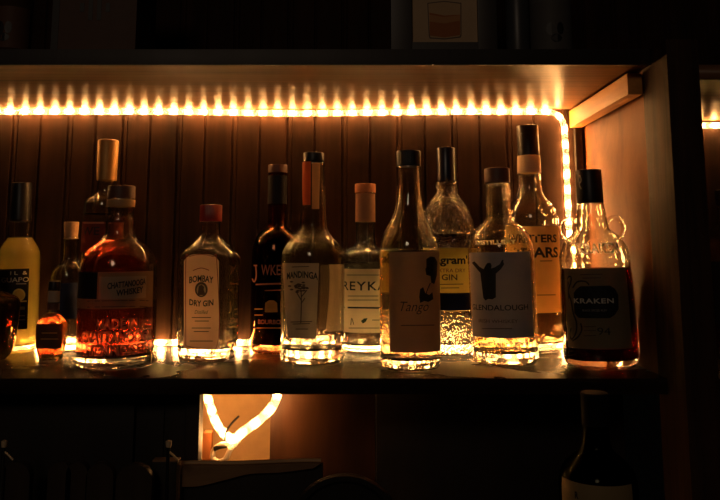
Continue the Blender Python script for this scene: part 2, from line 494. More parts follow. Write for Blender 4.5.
    def text(s, body, px, py, h, mat, w=None, parent=None, bold=0.0, arch=0.0, name='lettering', eps=0.0008, extrude=0.0, shear=0.0, ang=None, tilt=0.0, spacing=1.0):
        """h: letter height in picture pixels; w: total width in picture pixels (as if seen face-on)"""
        me = text_mesh(body, bold, 0.0, 3, shear, spacing)
        u0, z0 = s.pix(px, py)
        if ang is not None: u0 = math.radians(ang) * s.rad(z0)
        k = s.px2m(py); size = h * k / 0.72
        xs = [v.co.x for v in me.vertices]; ys = [v.co.y for v in me.vertices]
        wid = max(xs) - min(xs); mx = (max(xs) + min(xs)) / 2; my = (max(ys) + min(ys)) / 2
        sx = (w * k / wid) if w else size
        base = []
        for v in me.vertices:
            x = (v.co.x - mx) * sx; y = (v.co.y - my) * size
            y += -arch * x * x + tilt * x
            base.append((u0 + x, z0 + y))
        if extrude:
            bm = bmesh.new(); bm.from_mesh(me); bm.verts.ensure_lookup_table()
            for v, (u, z) in zip(bm.verts, base): v.co = s.surf(u, z, extrude)
            r = bmesh.ops.extrude_face_region(bm, geom=list(bm.faces), use_keep_orig=True)
            for v in [e for e in r['geom'] if isinstance(e, bmesh.types.BMVert)]:
                if s.flat: v.co.y += extrude + 0.0003
                else:
                    q = Vector((v.co.x, v.co.y)); l = q.length; q *= (l - extrude - 0.0003) / l; v.co.x, v.co.y = q
            bmesh.ops.remove_doubles(bm, verts=bm.verts, dist=1e-6)
            bpy.data.meshes.remove(me)
            return obj(name, bm, mat, parent or s.root, smooth=False)
        for v, (u, z) in zip(me.vertices, base): v.co = s.surf(u, z, eps)
        me.name = name; me.materials.clear(); finish(me, mat, smooth=False)
        return link(bpy.data.objects.new(name, me), parent or s.root)

def circle_pts(cx, cy, rx, ry=None, n=24):
    ry = ry or rx
    return [(cx + rx * math.cos(2 * PI * i / n), cy - ry * math.sin(2 * PI * i / n)) for i in range(n)]
def bar(x0, x1, y, t):
    n = 6
    return [(x0 + (x1 - x0) * i / n, y - t / 2) for i in range(n + 1)] + [(x1 - (x1 - x0) * i / n, y + t / 2) for i in range(n + 1)]

# ------------------------------------------------------------------ setting
# floor of the bar room
struct(obj('floor', box(-2.2, 2.2, -2.6, 1.7, -0.05, 0.0), M_FLOOR))
# beadboard back wall with V grooves, above and below the lower shelf; a hole behind the low cut-out
def beadboard(x0, x1, z0, z1, pitch=0.0485, off=0.0):
    bm = bmesh.new(); g = 0.0028; dp = 0.0035; y = BACK
    xs = [(x0, y)]; x = x0 + pitch - off
    k = 0
    while x < x1 - 0.006:
        xs += [(x - g, y), (x - g * .3, y + dp), (x + g * .3, y + dp), (x + g, y)]
        if k % 2 == 0: xs += [(x + g + .004, y), (x + g + .0055, y + .0018), (x + g + .007, y)]
        x += pitch; k += 1
    xs.append((x1, y))
    pr = xs + [(x1, y + 0.02), (x0, y + 0.02)]
    a = [bm.verts.new((p[0], p[1], z0)) for p in pr]; b = [bm.verts.new((p[0], p[1], z1)) for p in pr]
    n = len(pr)
    for i in range(n): bm.faces.new((a[i], a[(i + 1) % n], b[(i + 1) % n], b[i]))
    bm.faces.new(a); bm.faces.new(b)
    return bm
struct(obj('wall_back', beadboard(-1.05, 0.98, SHELF - 0.02, 2.35), M_BACK, smooth=False))

unit = thing('side_frame', 'dark wooden upright and side panel closing the right end of the bottle shelf', 'upright', (0, BACK, 0))
def upart(name, bm, mat, **k):
    bmesh.ops.translate(bm, verts=bm.verts, vec=(0, -BACK, 0))
    return obj(name, bm, mat, unit, **k)
XR = 0.394                      # inner face of the right side panel
tag(obj('shelf_board', box(-1.04, XR - 0.0005, 1.0, BACK, SHELF - 0.02, SHELF, 0.0015), M_TOP), 'dark glossy shelf board that the long row of bottles stands on', 'shelf')
us = tag(obj('shelf_board', box(-1.04, XR - 0.004, 1.0, BACK - .0005, UPZ, UPZ + 0.021, 0.0015), M_SHELF), 'upper brown shelf board glowing underneath from the rope light', 'shelf')
obj('front_edge', box(-1.04, XR - .004, .9965, 1.0005, UPZ - .0005, UPZ + .0215, .0008), M_DARK, us)  # added dark strip, keeps the front looking unlit under the room lamp
upart('side_panel', box(XR, XR + 0.018, 1.03, BACK, SHELF - 0.02, UPZ + 0.02, 0.001), M_SIDE)
struct(obj('trim_1', box(XR - 0.017, XR - 0.0045, BACK - 0.012, BACK, SHELF, UPZ - 0.0345, 0.001), M_DARK))
pb = at(645.5, 53, 1.03); pf = at(672, 44, 0.945)
upart('post', box(XR - 0.003, XR + 0.038, 0.945, 1.03, 0.0, UPZ + 0.021, 0.002), M_POST)
cl = box(XR - 0.024, XR - .0035, 1.03, BACK - 0.004, UPZ - 0.034, UPZ - 0.004, 0.0015)
tag(obj('shelf_cleat', cl, M_CLEAT), 'bare pale wood strip under the upper shelf along the side panel', 'wood strip')

# lower cabinet: boards left of the cut-out, reddish panel behind the cut-out, cavity
CB = 1.06
def zpx(py, Y): return at(CX, py, Y).z
def xpx(px, py, Y): return at(px, py, Y).x
ZC = 0.98                       # counter top under the shelf
cab = thing('lower_cabinet', 'dark panelled cabinet below the bottle shelf with a lit cut-out', 'cabinet', (0, BACK, 0))
def cpart(name, bm, mat, **k):
    bmesh.ops.translate(bm, verts=bm.verts, vec=(0, -BACK, 0))
    return obj(name, bm, mat, cab, **k)
zt = SHELF - 0.02
xe = [-1.04] + [xpx(p, 430, CB) for p in (134, 163, 185, 200)]
for i, (a, b) in enumerate(zip(xe, xe[1:])):
    cpart('front_board', box(a + .0006, b - .0006, CB + (0.0, .006, 0.003, -.004)[i], CB + 0.022, ZC, zt - 0.0005, 0.0015), M_DARK)
YP2 = 1.20
cpart('back_panel', box(xpx(270, 430, YP2), xpx(375, 430, YP2), YP2, YP2 + 0.015, ZC, zt - 0.0005, 0.001), M_RED)
cpart('front_board', box(xpx(376, 430, YP2 - .02), XR + .0, YP2 - .02, YP2 + 0.005, ZC, zt - 0.0005, 0.002), M_DARK)
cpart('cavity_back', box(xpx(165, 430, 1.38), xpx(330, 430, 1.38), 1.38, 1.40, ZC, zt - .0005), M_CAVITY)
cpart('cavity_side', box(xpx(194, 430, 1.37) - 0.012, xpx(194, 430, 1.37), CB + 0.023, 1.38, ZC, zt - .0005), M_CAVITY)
xs0 = xpx(212, 440, 1.33)
cpart('batten', box(xpx(203, 440, 1.25), xpx(211, 440, 1.25), 1.25, 1.27, ZC, zpx(433, 1.25), .001), M_SIDE)
tag(obj('back_counter', box(-1.04, XR - .006, 0.60, 1.42, ZC - 0.03, ZC, 0.002), M_COUNTER), 'black counter under the lower cabinet', 'counter')
bm = box(-1.02, XR - .008, 0.68, 1.40, 0.0, ZC - 0.0305)
tag(obj('base_cabinet', bm, M_DARK), 'plain dark base cabinet carrying the black counter', 'cabinet')

# ------------------------------------------------------------------ rope light round the shelf
RT = 0.0053
def bulb_mesh():
    bm = bmesh.new(); bmesh.ops.create_uvsphere(bm, u_segments=10, v_segments=10, radius=0.0035); bmesh.ops.scale(bm, vec=(1, 1, 1.6), verts=bm.verts)
    me = bpy.data.meshes.new('bulb'); bm.to_mesh(me); bm.free(); finish(me, M_BULB, 180)
    return me
BULB = bulb_mesh()
def rope(name, label, path, step=0.0262, first=0.013, ends=True, rt=RT):
    root = thing(name, label, 'rope light', path[0], 0)
    off = Vector(path[0])
    pts = [Vector(p) - off for p in spline(path, 0.004)]
    bm = bmesh.new(); add_tube(bm, pts, rt, 14); obj('clear_tube', bm, M_TUBE, root)
    acc = first; n = 0
    L0 = 0
    for a, b in zip(pts, pts[1:]):
        l = (b - a).length
        while L0 + l >= acc:
            o = bpy.data.objects.new('bulb', BULB); link(o, root); o.location = a.lerp(b, (acc - L0) / l); o.rotation_mode = 'QUATERNION'; o.rotation_quaternion = (b - a).to_track_quat('Z', 'Y'); acc += step; n += 1
        L0 += l
    return root, n
zt_r = UPZ - 0.0058; yb = BACK - 0.0068
xr = xpx(566, 165, yb)
ybt = BACK - 0.011
path = [(-0.76, ybt, zt_r - .001)]
for i, px in enumerate((20, 60, 110, 160, 210, 260, 310, 360, 410, 460, 510)):
    path.append((xpx(px, 112, ybt), ybt, zt_r + (0.0, .0002, 0, 0, -.001, -.0025, -.003, -.002, -.001, 0, 0)[i]))
path += [(xr - 0.045, ybt, zt_r), (xr - 0.018, ybt, zt_r - .003), (xr - 0.003, yb, zt_r - 0.018), (xr, yb, zt_r - 0.05), (xr + .001, yb, SHELF + .2), (xr + .001, yb, SHELF + .06),
         (xr - .004, yb, SHELF + .022), (xr - .022, yb, SHELF + RT + .001), (xr - .06, yb, SHELF + RT + .0008)]
for k in range(1, 12): path.append((xr - .06 - k * 0.085, yb, SHELF + RT + .0008))
r1, nb = rope('rope_light', 'glowing warm rope light running along the back edges of the bottle shelf', path)
print('bulbs', nb)
# second rope light hanging in the cut-out below
pA = [at(279, 391, 1.17), at(272, 407, 1.165), at(258, 421, 1.16), at(243, 432, 1.16), at(233, 439, 1.175), at(222, 431, 1.21), at(215, 420, 1.25), at(210, 405, 1.28), at(205, 390, 1.30)]
rope('rope_light', 'short glowing rope light dipping through the cut-out under the shelf', pA, 0.0262, 0.004, rt=0.0068)
cn = thing('power_connector', 'white curled plug and cable end below the rope light in the cut-out', 'plug', at(226, 458, 1.22))
o0 = at(226, 458, 1.22)
M_PLUG = plain('white_plastic', (0.75, 0.68, 0.58), 0.4)
bm = bmesh.new(); add_tube(bm, spline([at(236, 440, 1.19) - o0, at(229, 444, 1.195) - o0, at(221, 445, 1.20) - o0, at(214, 450, 1.205) - o0, at(213, 458, 1.205) - o0, at(219, 462, 1.2) - o0, at(226, 458, 1.195) - o0, at(230, 450, 1.19) - o0, at(236, 441, 1.186) - o0], .003), 0.0040, 12)
obj('cable', bm, M_PLUG, cn)
bm = bmesh.new(); add_tube(bm, [at(230, 446, 1.19) - o0, at(237, 437, 1.186) - o0], 0.0085, 14); obj('plug_sleeve', bm, M_TUBE, cn)
bm = bmesh.new(); add_tube(bm, [at(214, 449, 1.2) - o0, at(219, 447, 1.2) - o0, at(230, 445, 1.195) - o0], 0.0035, 10); obj('clip', bm, K_BLACK, cn)
bm = bmesh.new(); add_tube(bm, spline([at(239, 416, 1.195), at(232, 423, 1.19), at(226, 432, 1.185), at(225, 441, 1.185)], .003), 0.0017, 8)
tag(obj('thin_cable', bm, K_BLACK), 'thin black cable bowed in front of the lit cut-out', 'cable')

# ------------------------------------------------------------------ bottles on the shelf, left to right
# dark amber bottle cut by the frame
b = Bottle('liqueur_bottle', 'dark reddish bottle cut off at the frame edge beside the lime label bottle', 'bottle', -24, 364,
           [(262, 9), (280, 9), (287, 12), (292, 24), (298, 36), (306, 38), (340, 36), (352, 33), (364, 30)], G_DARK, 300, Q_DEEP, floor_t=.012)
b.cap(246, 272, 11, K_BLACK)
b.patch(((-50, 10, 308), (-50, 8, 346)), P_BLACK, ang=(-80, 48, -10))

# yellow bottle with a black label with lime slices
b = Bottle('lime_liqueur_bottle', 'pale yellow bottle with tall black cap and black label picturing lime slices', 'bottle', 16, 354,
           [(219, 10.5), (222, 12), (236, 11), (239, 12), (244, 15.5), (251, 19), (258, 19.6), (330, 20), (354, 20)], G_CLEAR, 238, Q_YELL, tilt=-1.6)
b.cap(183, 221, 9.5, K_BLACK, hw1=10.4)
l = b.patch(((-4, 32, 269), (-4, 32, 330)), P_BLACK, ang=(-85, 52, 14))
b.text('I L  &', 21, 273.2, 3.4, I_WHITE, parent=l, w=15)
b.text('GUAPO', 16.5, 280, 4.6, I_WHITE, parent=l, w=26)
b.strokes([[(18, 284), (28, 284)]], 1.2, I_DIMWHITE, parent=l)
b.poly([circle_pts(20.5, 295, 6.2), circle_pts(8.5, 297, 5.0)], I_LIME, parent=l, name='printed_lime')
b.poly([circle_pts(20.5, 295, 4.8), circle_pts(8.5, 297, 3.8)], paper('lime_flesh', (0.66, 0.47, 0.10), .3), parent=l, name='printed_lime', eps=.0009)
b.strokes([[(9, 302), (28, 301.5)]], 1.3, I_LIME, parent=l)
b.strokes([[(18, 308.5), (26, 308.5)]], 3.0, I_DIMWHITE, parent=l)
b.strokes([[(17, 316), (26, 316)], [(17, 320), (26, 320)]], 1.0, I_DIMWHITE, parent=l)

# short corked bottle with a dark label
b = Bottle('corked_bottle', 'short clear corked bottle with dark blue label behind the tiny amber bottle', 'bottle', 67.5, 352.8,
           [(236, 6.6), (240, 7.4), (258, 7.4), (263, 9.5), (268, 15), (274, 17.4), (282, 18), (335, 18), (352.8, 17.5)], G_AGED, 290, Q_CLEAR, tilt=-1.2)
b.cap(222, 239, 7.2, K_CORK, 'cork', hw1=6.4)
b.patch(((58, 80, 283), (58, 80, 319)), P_NAVY, ang=(-50, 50, 70))

# tiny amber bottle
b = Bottle('miniature_bottle', 'tiny amber bottle with a dark label and pale paper on its slim neck', 'bottle', 50.5, 360.5,
           [(282, 4.6), (287, 5.0), (310, 5.2), (313, 6), (317, 11), (322, 14.3), (328, 15), (350, 13.8), (360.5, 12)], G_CLEAR, 313, Q_MINI, wall=.0018, floor_t=.006)
b.cap(281, 290, 5.6, K_BLACK)
b.sleeve(291, 302, paper('pale_neck_paper', (0.62, 0.5, 0.38), .3))
b.sleeve(303, 310, K_BROWN, name='foil_band')
l = b.patch(((36, 63, 324), (38, 62, 349)), paper('umber_label', (0.16, 0.075, 0.03), .25), ang=(-75, 75, 50))
b.strokes([[(42, 333), (57, 333)], [(41, 339), (58, 339)]], 1.2, I_GOLD, parent=l)

# tall clear bottle with gold foil
b = Bottle('vodka_bottle', 'tall square-shouldered clear bottle with gold foil top behind the embossed whiskey', 'bottle', 98.5, 358,
           [(178, 8.4), (186, 9), (192, 9.3), (195.5, 10.5), (198, 15), (200.5, 19.5), (206, 20.8), (240, 21.2), (358, 21)], G_CLEAR, 214, Q_CLEAR)
b.cap(140, 181, 10.2, K_GOLD, 'foil_capsule', hw1=9.6, bev=.003)
l = b.patch(((79, 130, 222), (79, 130, 252)), P_RED, ang=(-86, 86, 100))
b.strokes([[(81, 222.8), (104, 222.8)]], 1.8, I_ROSE, parent=l)
b.text('WE', 90, 231, 8, plain('maroon_ink', (0.05, 0.012, 0.01), .5), parent=l, w=20, bold=.02)
b.patch(((79, 130, 272), (79, 130, 320)), P_BLACK, ang=(-84, 84, 100))

# broad embossed whiskey
b = Bottle('whiskey_bottle', 'broad dark red whiskey bottle with raised lettering and brown stopper', 'bottle', 115.5, 371,
           [(198, 12.6), (202, 13.2), (207, 12.6), (215, 12.8), (219, 14.2), (224, 14.6), (230, 14.2), (237, 15.5), (242, 21), (248, 29), (256, 34.5), (266, 37), (280, 37.8), (350, 38.3), (364, 38), (371, 35)],
           G_CLEAR, 240, Q_RED, floor_t=.016, wall=.003, tilt=-0.5)
b.cap(186, 199, 13.2, K_BROWN, 'stopper')
b.sleeve(200, 207, K_TAN)
l = b.patch(((79, 153, 272), (79, 153, 309)), paper('worn_tan_label', (0.40, 0.25, 0.13), .3), ang=(-88, 84, 116))
b.patch(((79, 106, 272), (79, 106, 299)), P_BLACK, name='dark_panel', parent=l, eps=.0006, ang=(-87, -14, 96))
l2 = b.patch(((108, 149, 276.5), (108, 149, 299)), P_TAN, name='name_panel', parent=l, eps=.0007, ang=(-11, 66, 128))
b.text('CHATTANOOGA', 128.5, 284, 5.6, I_BLACK, parent=l, w=37, bold=.03, eps=.0010, tilt=.10, spacing=.95)
b.text('WHISKEY', 131, 291.5, 5.6, I_BLACK, parent=l, w=26, bold=.03, eps=.0010, tilt=.10)
b.strokes([[(80, 301), (151, 300.5)], [(80, 307), (151, 306.5)]], 0.8, I_BROWN, parent=l)
for t, py, w in (('MADE IN', 324, 40), ('CHATTANOOGA', 337, 74), ('TENNESSEE', 350, 58)):
    b.text(t, 118, py, 9.2, G_FROST, w=w, bold=.035, extrude=.0018, name='raised_lettering')

# flat red-capped gin bottle
b = Bottle('gin_bottle', 'square clear gin bottle with red cap and arched peach label', 'bottle', 207, 363,
           [(218, 9.6), (226, 9.6), (235, 10), (240, 13), (247, 20), (255, 26), (262, 27), (340, 27), (363, 26)], G_AGED, 246, Q_CLEAR,
           flat=(0.0815, 0.066, 0.36, 0.150, 0.178), rz=math.radians(-12), floor_t=.018)
l = b.patch(((184, 219, 261), (184, 219, 349)), P_PINK, arch=0.010, ny=14)
b.strokes([[(186, 346), (186, 262), (190, 256.5), (201.5, 254.5), (213, 256.5), (217, 262), (217, 346), (186, 346)]], .7, I_RED, parent=l, name='printed_border')
b.text('BOMBAY', 201.5, 278.5, 6.2, I_BLACK, parent=l, w=25, bold=.025, arch=7)
b.text('DRY GIN', 201.5, 303.5, 5.6, I_BLACK, parent=l, w=25, bold=.025, arch=-6)
b.poly([circle_pts(201.5, 289.5, 6.4, 7.6)], I_BROWN, parent=l, name='printed_portrait')
b.poly([circle_pts(201.5, 290, 4.6, 5.8)], P_TAN, parent=l, name='printed_portrait', eps=.0009)
b.poly([[(198, 295), (199, 291), (199, 286), (202, 284.5), (204.5, 287), (203.6, 291), (206, 295)]], I_BROWN, parent=l, name='printed_portrait', eps=.0011)
b.text('Distilled', 201.5, 312, 3.6, I_BROWN, parent=l, w=14, shear=.3)
b.strokes([[(192, 317.5), (211, 317.5)], [(195, 321), (209, 321)], [(192, 328), (211, 328)], [(194, 331.5), (209, 331.5)], [(190, 341), (213, 341)]], 0.8, I_BROWN, parent=l)
b.strokes([[(193, 270.5), (201.5, 268), (210, 270.5)]], .8, I_RED, parent=l)
b.cap(205, 221.5, 11, K_RED, 'screw_cap', knurl=1)

# dark bourbon with printed rose lettering
b = Bottle('bourbon_bottle', 'round-shouldered bourbon bottle with long dark neck and rose lettering', 'bottle', 275, 355,
           [(172, 8.9), (180, 9.2), (188, 9), (224, 9.3), (227, 10), (229, 13), (233, 18), (240, 22), (250, 24.2), (262, 24.8), (320, 25), (340, 25), (355, 24)], G_DARK, 231, Q_DEEP, wall=.0026, floor_t=.014)
b.cap(165, 173, 9.6, K_BROWN, 'stopper')
b.sleeve(176, 204, P_BLACK, name='neck_label')
b.text('WKE', 270.5, 270, 10, I_ROSE, w=19, bold=.005)
b.strokes([[(254, 265.5), (257.5, 265.5)], [(256, 265.5), (256.6, 276), (254.5, 282), (252.4, 278)]], 1.2, I_ROSE)
b.strokes([[(256, 284.5), (282, 283.5)]], 1.5, I_ROSE); b.strokes([[(265, 290.5), (282, 290)]], .8, I_ROSE)
b.poly([[(265, 312), (265.5, 303), (269, 300.5), (274, 300.5), (277, 303), (277.5, 312)]], I_GOLD, name='printed_emblem')
b.text('BOURBON', 271, 322, 4.2, I_ROSE, w=27)
b.strokes([[(255, 309), (263, 309)], [(255, 315), (263, 315)], [(257, 328), (282, 328)]], .8, I_GOLD)

# clear bottle with a tapered label and strips on the neck
b = Bottle('clear_rum_bottle', 'clear tapered bottle with a tree label and orange strip down the neck', 'bottle', 312, 366,
           [(160, 10.2), (163, 11.2), (168, 11.2), (170, 10.8), (186, 11.6), (205, 12.6), (222, 13.2), (229, 14.2), (235, 18), (242, 25), (250, 30.3), (260, 31.8), (290, 32), (345, 31.6), (356, 32), (366, 31)],
           G_CLEAR, 243, Q_CLEAR, floor_t=.020, wall=.0028)
b.cap(153, 163, 10.4, K_BLACK)
b.patch(((301, 311, 162), (303, 310.5, 205)), P_ORANGE, name='tax_strip', nx=8)
b.patch(((312, 320, 163), (312, 319, 209)), P_STRIP, name='tax_strip', nx=8)
l = b.patch(((283, 319, 263), (288, 316, 338)), P_CREAM, rag=0)
b.text('MANDINGA', 301, 274.5, 6.2, I_BLACK, parent=l, w=33, bold=.03, arch=5)
b.strokes([[(292, 267), (309, 266.5)]], .8, I_BROWN, parent=l)
M_TREE = I_BROWN
random.seed(7)
b.strokes([[(301, 323), (301.5, 300), (301, 288)], [(301.3, 300), (296, 291)], [(301.3, 297), (307, 290)], [(301, 304), (305, 298)]], 1.0, M_TREE, parent=l, name='printed_tree')
b.poly([[(x + r * math.cos(a * .9) * 1.7, y + r * math.sin(a * .9) * .8) for a in range(7)] for x, y, r in [(random.gauss(301, 5.5), random.gauss(287, 3), 1.1) for _ in range(26)]], M_TREE, parent=l, name='printed_tree', eps=.0006)
b.strokes([[(291, 322), (312, 321.5)], [(293, 324), (310, 323.5)], [(296, 329), (308, 329)]], .8, I_BROWN, parent=l)
b.patch(((312, 341, 266), (313, 340, 336)), P_CREAM, name='back_label', ang=(112, 176, 326))

# blue-tinted vodka
b = Bottle('pale_blue_bottle', 'pale blue bottle with orange cork and wide peach label', 'bottle', 365.5, 354.5,
           [(192, 9.2), (205, 9.4), (232, 9.6), (243, 10), (247, 12), (250, 18), (253, 22.5), (259, 24.2), (330, 24.4), (354.5, 24)], G_BLUE, 262, Q_TEAL, floor_t=.012)
b.cap(184, 193, 10.4, K_ORANGE, 'cork')
b.sleeve(194, 222, paper('clear_peach_band', (0.66, 0.42, 0.27), .6), name='neck_label')
l = b.patch(((341, 388, 269), (341, 388, 333)), P_ROSY, ang=(-86, 86, 364))
b.text('REYKA', 363.5, 286, 8.6, I_BLACK, parent=l, w=48, bold=.012, spacing=1.15)
b.strokes([[(347, 275), (380, 275)], [(348, 296), (378, 296)], [(348, 300), (378, 300)]], .7, I_BROWN, parent=l)
b.strokes([[(344, 307.5), (384, 308)]], 1.7, I_BLACK, parent=l)
b.poly([[(361, 321), (364, 318.5), (367.5, 318), (366, 321.5), (363, 323.5)]], plain('green_ink', (.02, .05, .02), .5), parent=l, name='printed_leaf')
b.strokes([[(351, 325), (352, 318), (354, 325)], [(349, 328), (379, 328)], [(372, 320), (380, 320)]], .7, I_BROWN, parent=l)

# tall bottle with amber spirit and handwritten label
b = Bottle('tequila_bottle', 'tall black-capped bottle of pale amber spirit with handwritten script label', 'bottle', 410.5, 372,
           [(164, 10.2), (169, 11), (173, 10.4), (186, 11), (200, 12.4), (210, 14.2), (218, 17), (226, 21.5), (234, 26), (242, 28.8), (252, 30), (300, 30.3), (360, 30.6), (372, 29.5)], G_CLEAR, 250, Q_AMBER, floor_t=.014)
b.cap(151, 166.5, 12, K_BLACK, 'screw_cap', knurl=1)
l = b.patch(((389, 438, 252), (389, 438, 353)), paper('sand_label', (0.50, 0.33, 0.20), .35), ang=(-46, 76, 412))
b.text('Tango', 415, 308, 9.5, I_BLACK, parent=l, w=28, shear=.35, bold=-.005)
b.strokes([[(401, 325.5), (434, 325)]], 1.0, I_BROWN, parent=l)
b.poly([[(426, 259), (430, 256.5), (434, 257), (437, 262), (436.5, 275), (434, 284), (431, 283), (430, 276), (426, 275), (425, 269), (427.5, 265)],
        [(420, 289), (423, 287), (425, 293), (429, 295), (432, 292), (433, 299), (428, 302), (424, 301), (420, 303), (419, 297)]], I_BLACK, parent=l, name='printed_flower')
b.strokes([[(430, 283), (427, 290), (424, 300)]], .9, I_BLACK, parent=l)

# pebbled gin bottle
b = Bottle('pebbled_gin_bottle', 'sloping-shouldered pebbled gin bottle with dark blue cap and yellow label', 'bottle', 449, 356,
           [(180, 9.2), (182, 9.6), (183.5, 11.4), (188, 11.4), (190, 9.6), (193, 10.6), (198, 14.5), (206, 20), (216, 24.8), (228, 27.8), (240, 28.6), (250, 26.4), (300, 25.6), (345, 26), (356, 25.5)], G_PEBBLE, 235, Q_CLEAR, floor_t=.016)
b.cap(148, 182, 9.3, K_NAVY, 'screw_cap', knurl=0)
l = b.patch(((426, 472, 248), (426, 472, 311)), P_YELL, ang=(-64, 66, 450))
b.text("Seagram's", 448.5, 261, 7.6, I_BLACK, parent=l, w=50, bold=.03)
b.text('EXTRA DRY', 451, 270.5, 3.6, I_RED, parent=l, w=30)
b.text('GIN', 449.5, 277.3, 5.6, I_BROWN, parent=l, w=15, bold=.015)
b.strokes([[(437, 284.5), (463, 284)], [(441, 288), (459, 287.8)]], .7, I_BROWN, parent=l)
b.patch(((426, 472, 293), (426, 472, 310.5)), P_NAVY, name='navy_band', parent=l, eps=.0007, ang=(-63.5, 65.5, 450))

# corked whiskey with a grey label and a robed figure
b = Bottle('irish_whiskey_bottle', 'short-necked whiskey bottle with brown stopper and grey label of a robed figure', 'bottle', 506, 367,
           [(184, 11.4), (188, 12), (210, 12.2), (217, 13), (222, 16), (227, 22), (233, 27.4), (241, 31), (250, 32.6), (262, 33), (355, 32.6), (367, 31.5)], G_CLEAR, 258, Q_PALE, floor_t=.017, wall=.003, tilt=-1.3)
b.cap(168.5, 183, 12.6, K_BROWN, 'stopper')
l = b.patch(((475, 531, 252), (477, 532, 338)), P_GREY, ang=(-84, 50, 505))
b.poly([[(488.5, 264), (490, 262.5), (493, 262.5), (494, 265), (493.5, 268), (497, 267), (502, 264), (504.5, 259.5), (506, 260), (505, 263), (506.5, 264), (503, 269), (498, 273.5),
         (495.5, 275), (495, 282), (497.5, 297), (494, 299), (490, 298.5), (487, 300), (485, 297), (487, 283), (486.5, 274.5), (482, 271.5), (477.5, 266), (474.5, 262), (477, 260.5), (479.5, 263), (482, 266), (486, 268.5), (489, 268)]],
       I_BLACK, parent=l, name='printed_figure')
b.text('GLENDALOUGH', 499, 307.5, 5.2, I_BLACK, parent=l, w=62, bold=.015)
b.text('IRISH WHISKEY', 498, 321, 3.4, I_BROWN, parent=l, w=40)
b.strokes([[(483, 328), (513, 328.5)]], .7, I_BROWN, parent=l)
b.text('DISTILLERY', 497, 242, 4.0, G_FROST, w=42, extrude=.0012, bold=.02, name='raised_lettering')
b.text('DISTILLERY', 503, 344.5, 4.2, G_FROST, w=46, extrude=.0012, bold=.02, name='raised_lettering')

# tall whiskey with cream label behind it
b = Bottle('tall_whiskey_bottle', 'tall whiskey bottle with black capsule, cream neck band and cream label', 'bottle', 537, 354,
           [(154, 10.4), (158, 10.8), (174, 11.2), (184, 11.2), (192, 12), (198, 15.5), (205, 21), (211, 24.4), (218, 26), (230, 26.6), (340, 26.6), (354, 26)], G_CLEAR, 226, Q_PALE, floor_t=.015, tilt=-0.7)
b.cap(126, 156, 10.6, K_BLACK, 'capsule', hw1=10.8)
b.sleeve(156, 173, P_CREAM, name='neck_label')
l = b.patch(((512, 563, 226), (512, 563, 313)), paper('honey_label', (0.90, 0.62, 0.30), .7), ang=(-80, 72, 538))
b.text('WRITERS', 535, 238.5, 7.4, I_BLACK, parent=l, w=52, bold=.03)
b.text('TEARS', 540, 252.5, 9.6, I_BLACK, parent=l, w=46, bold=.035)
b.strokes([[(541, 261), (553, 261)], [(533, 295), (556, 295)]], .8, I_BROWN, parent=l)

# two-handled rum jug bottle
b = Bottle('spiced_rum_bottle', 'round-shouldered rum bottle with two small glass ring handles and black cap', 'bottle', 601.8, 370.5,
           [(200, 11.8), (204, 12.6), (212, 14), (226, 15.4), (230, 17), (235, 23), (240, 28), (246, 31.6), (253, 33.6), (262, 34.4), (268, 33.8), (276, 35), (330, 36.8), (354, 37), (370.5, 35.5)], G_AGED, 268, Q_DEEP, floor_t=.012, tilt=-1.6)
b.cap(170, 203, 12.8, K_BLACK, 'screw_cap')
b.strokes([[(585.5, 175), (587, 180), (585, 184), (587, 189)]], 1.4, I_DIMWHITE, name='cap_print', eps=.0022)
for sgn, cxp in ((-1, 570.5), (1, 616.5)):
    k = b.px2m(228); zc = b.axis_z(228.5) - b.z0; dx = (13.5 if sgn < 0 else 13.5) * k
    cxm = sgn * 22.8 * k
    pts = [(cxm + 8.6 * k * math.cos(t) , 0, zc + 10.5 * k * math.sin(t)) for t in [2 * PI * i / 28 for i in range(28)]]
    bm = bmesh.new(); add_tube(bm, pts, 0.0033, 12, closed=True)
    obj('ring_handle', bm, G_CLEAR, b.root)
b.text('KRAKEN', 602, 248, 9, G_FROST, w=40, extrude=.0016, bold=.03, name='raised_lettering')
l = b.patch(((566, 626, 268), (569, 628, 349)), paper('dull_cream_label', (0.30, 0.23, 0.13), .4), ang=(-74, 37, 600))
b.poly([[(576, 292), (579, 288), (583, 285.5), (612, 285.5), (617, 289), (620, 295), (620, 309), (616, 315), (611, 318), (580, 317), (576, 312)]], P_BLACK, parent=l, name='black_badge')
b.text('KRAKEN', 595, 300.5, 4.6, I_WHITE, parent=l, w=38, eps=.0012, bold=.02, spacing=1.1)
b.text('BLACK SPICED RUM', 596, 310, 2.0, I_DIMWHITE, parent=l, w=22, eps=.0012)
b.text('94', 605, 331, 7, I_BLACK, parent=l, w=12)
b.strokes([[(583, 274), (605, 274)], [(585, 277.5), (603, 277.5)], [(585, 326), (597, 326)], [(585, 330), (597, 330)], [(585, 335), (597, 335)]], .9, I_BROWN, parent=l)
b.strokes([[(569, 300), (567.5, 288), (569.5, 277), (573.5, 276), (573, 282), (570, 290), (573, 300), (575, 312), (578, 322), (577, 332), (572.5, 338), (570, 333), (572, 327)],
           [(575, 287), (580, 281), (588, 281), (592, 285)], [(573, 340), (579, 336), (583, 329), (582, 322)]], 1.5, I_BLACK, parent=l, name='printed_tentacle')

# ------------------------------------------------------------------ things on the upper shelf
ZU = UPZ + 0.021
def xu(px, py, Y): return at(px, py, Y).x
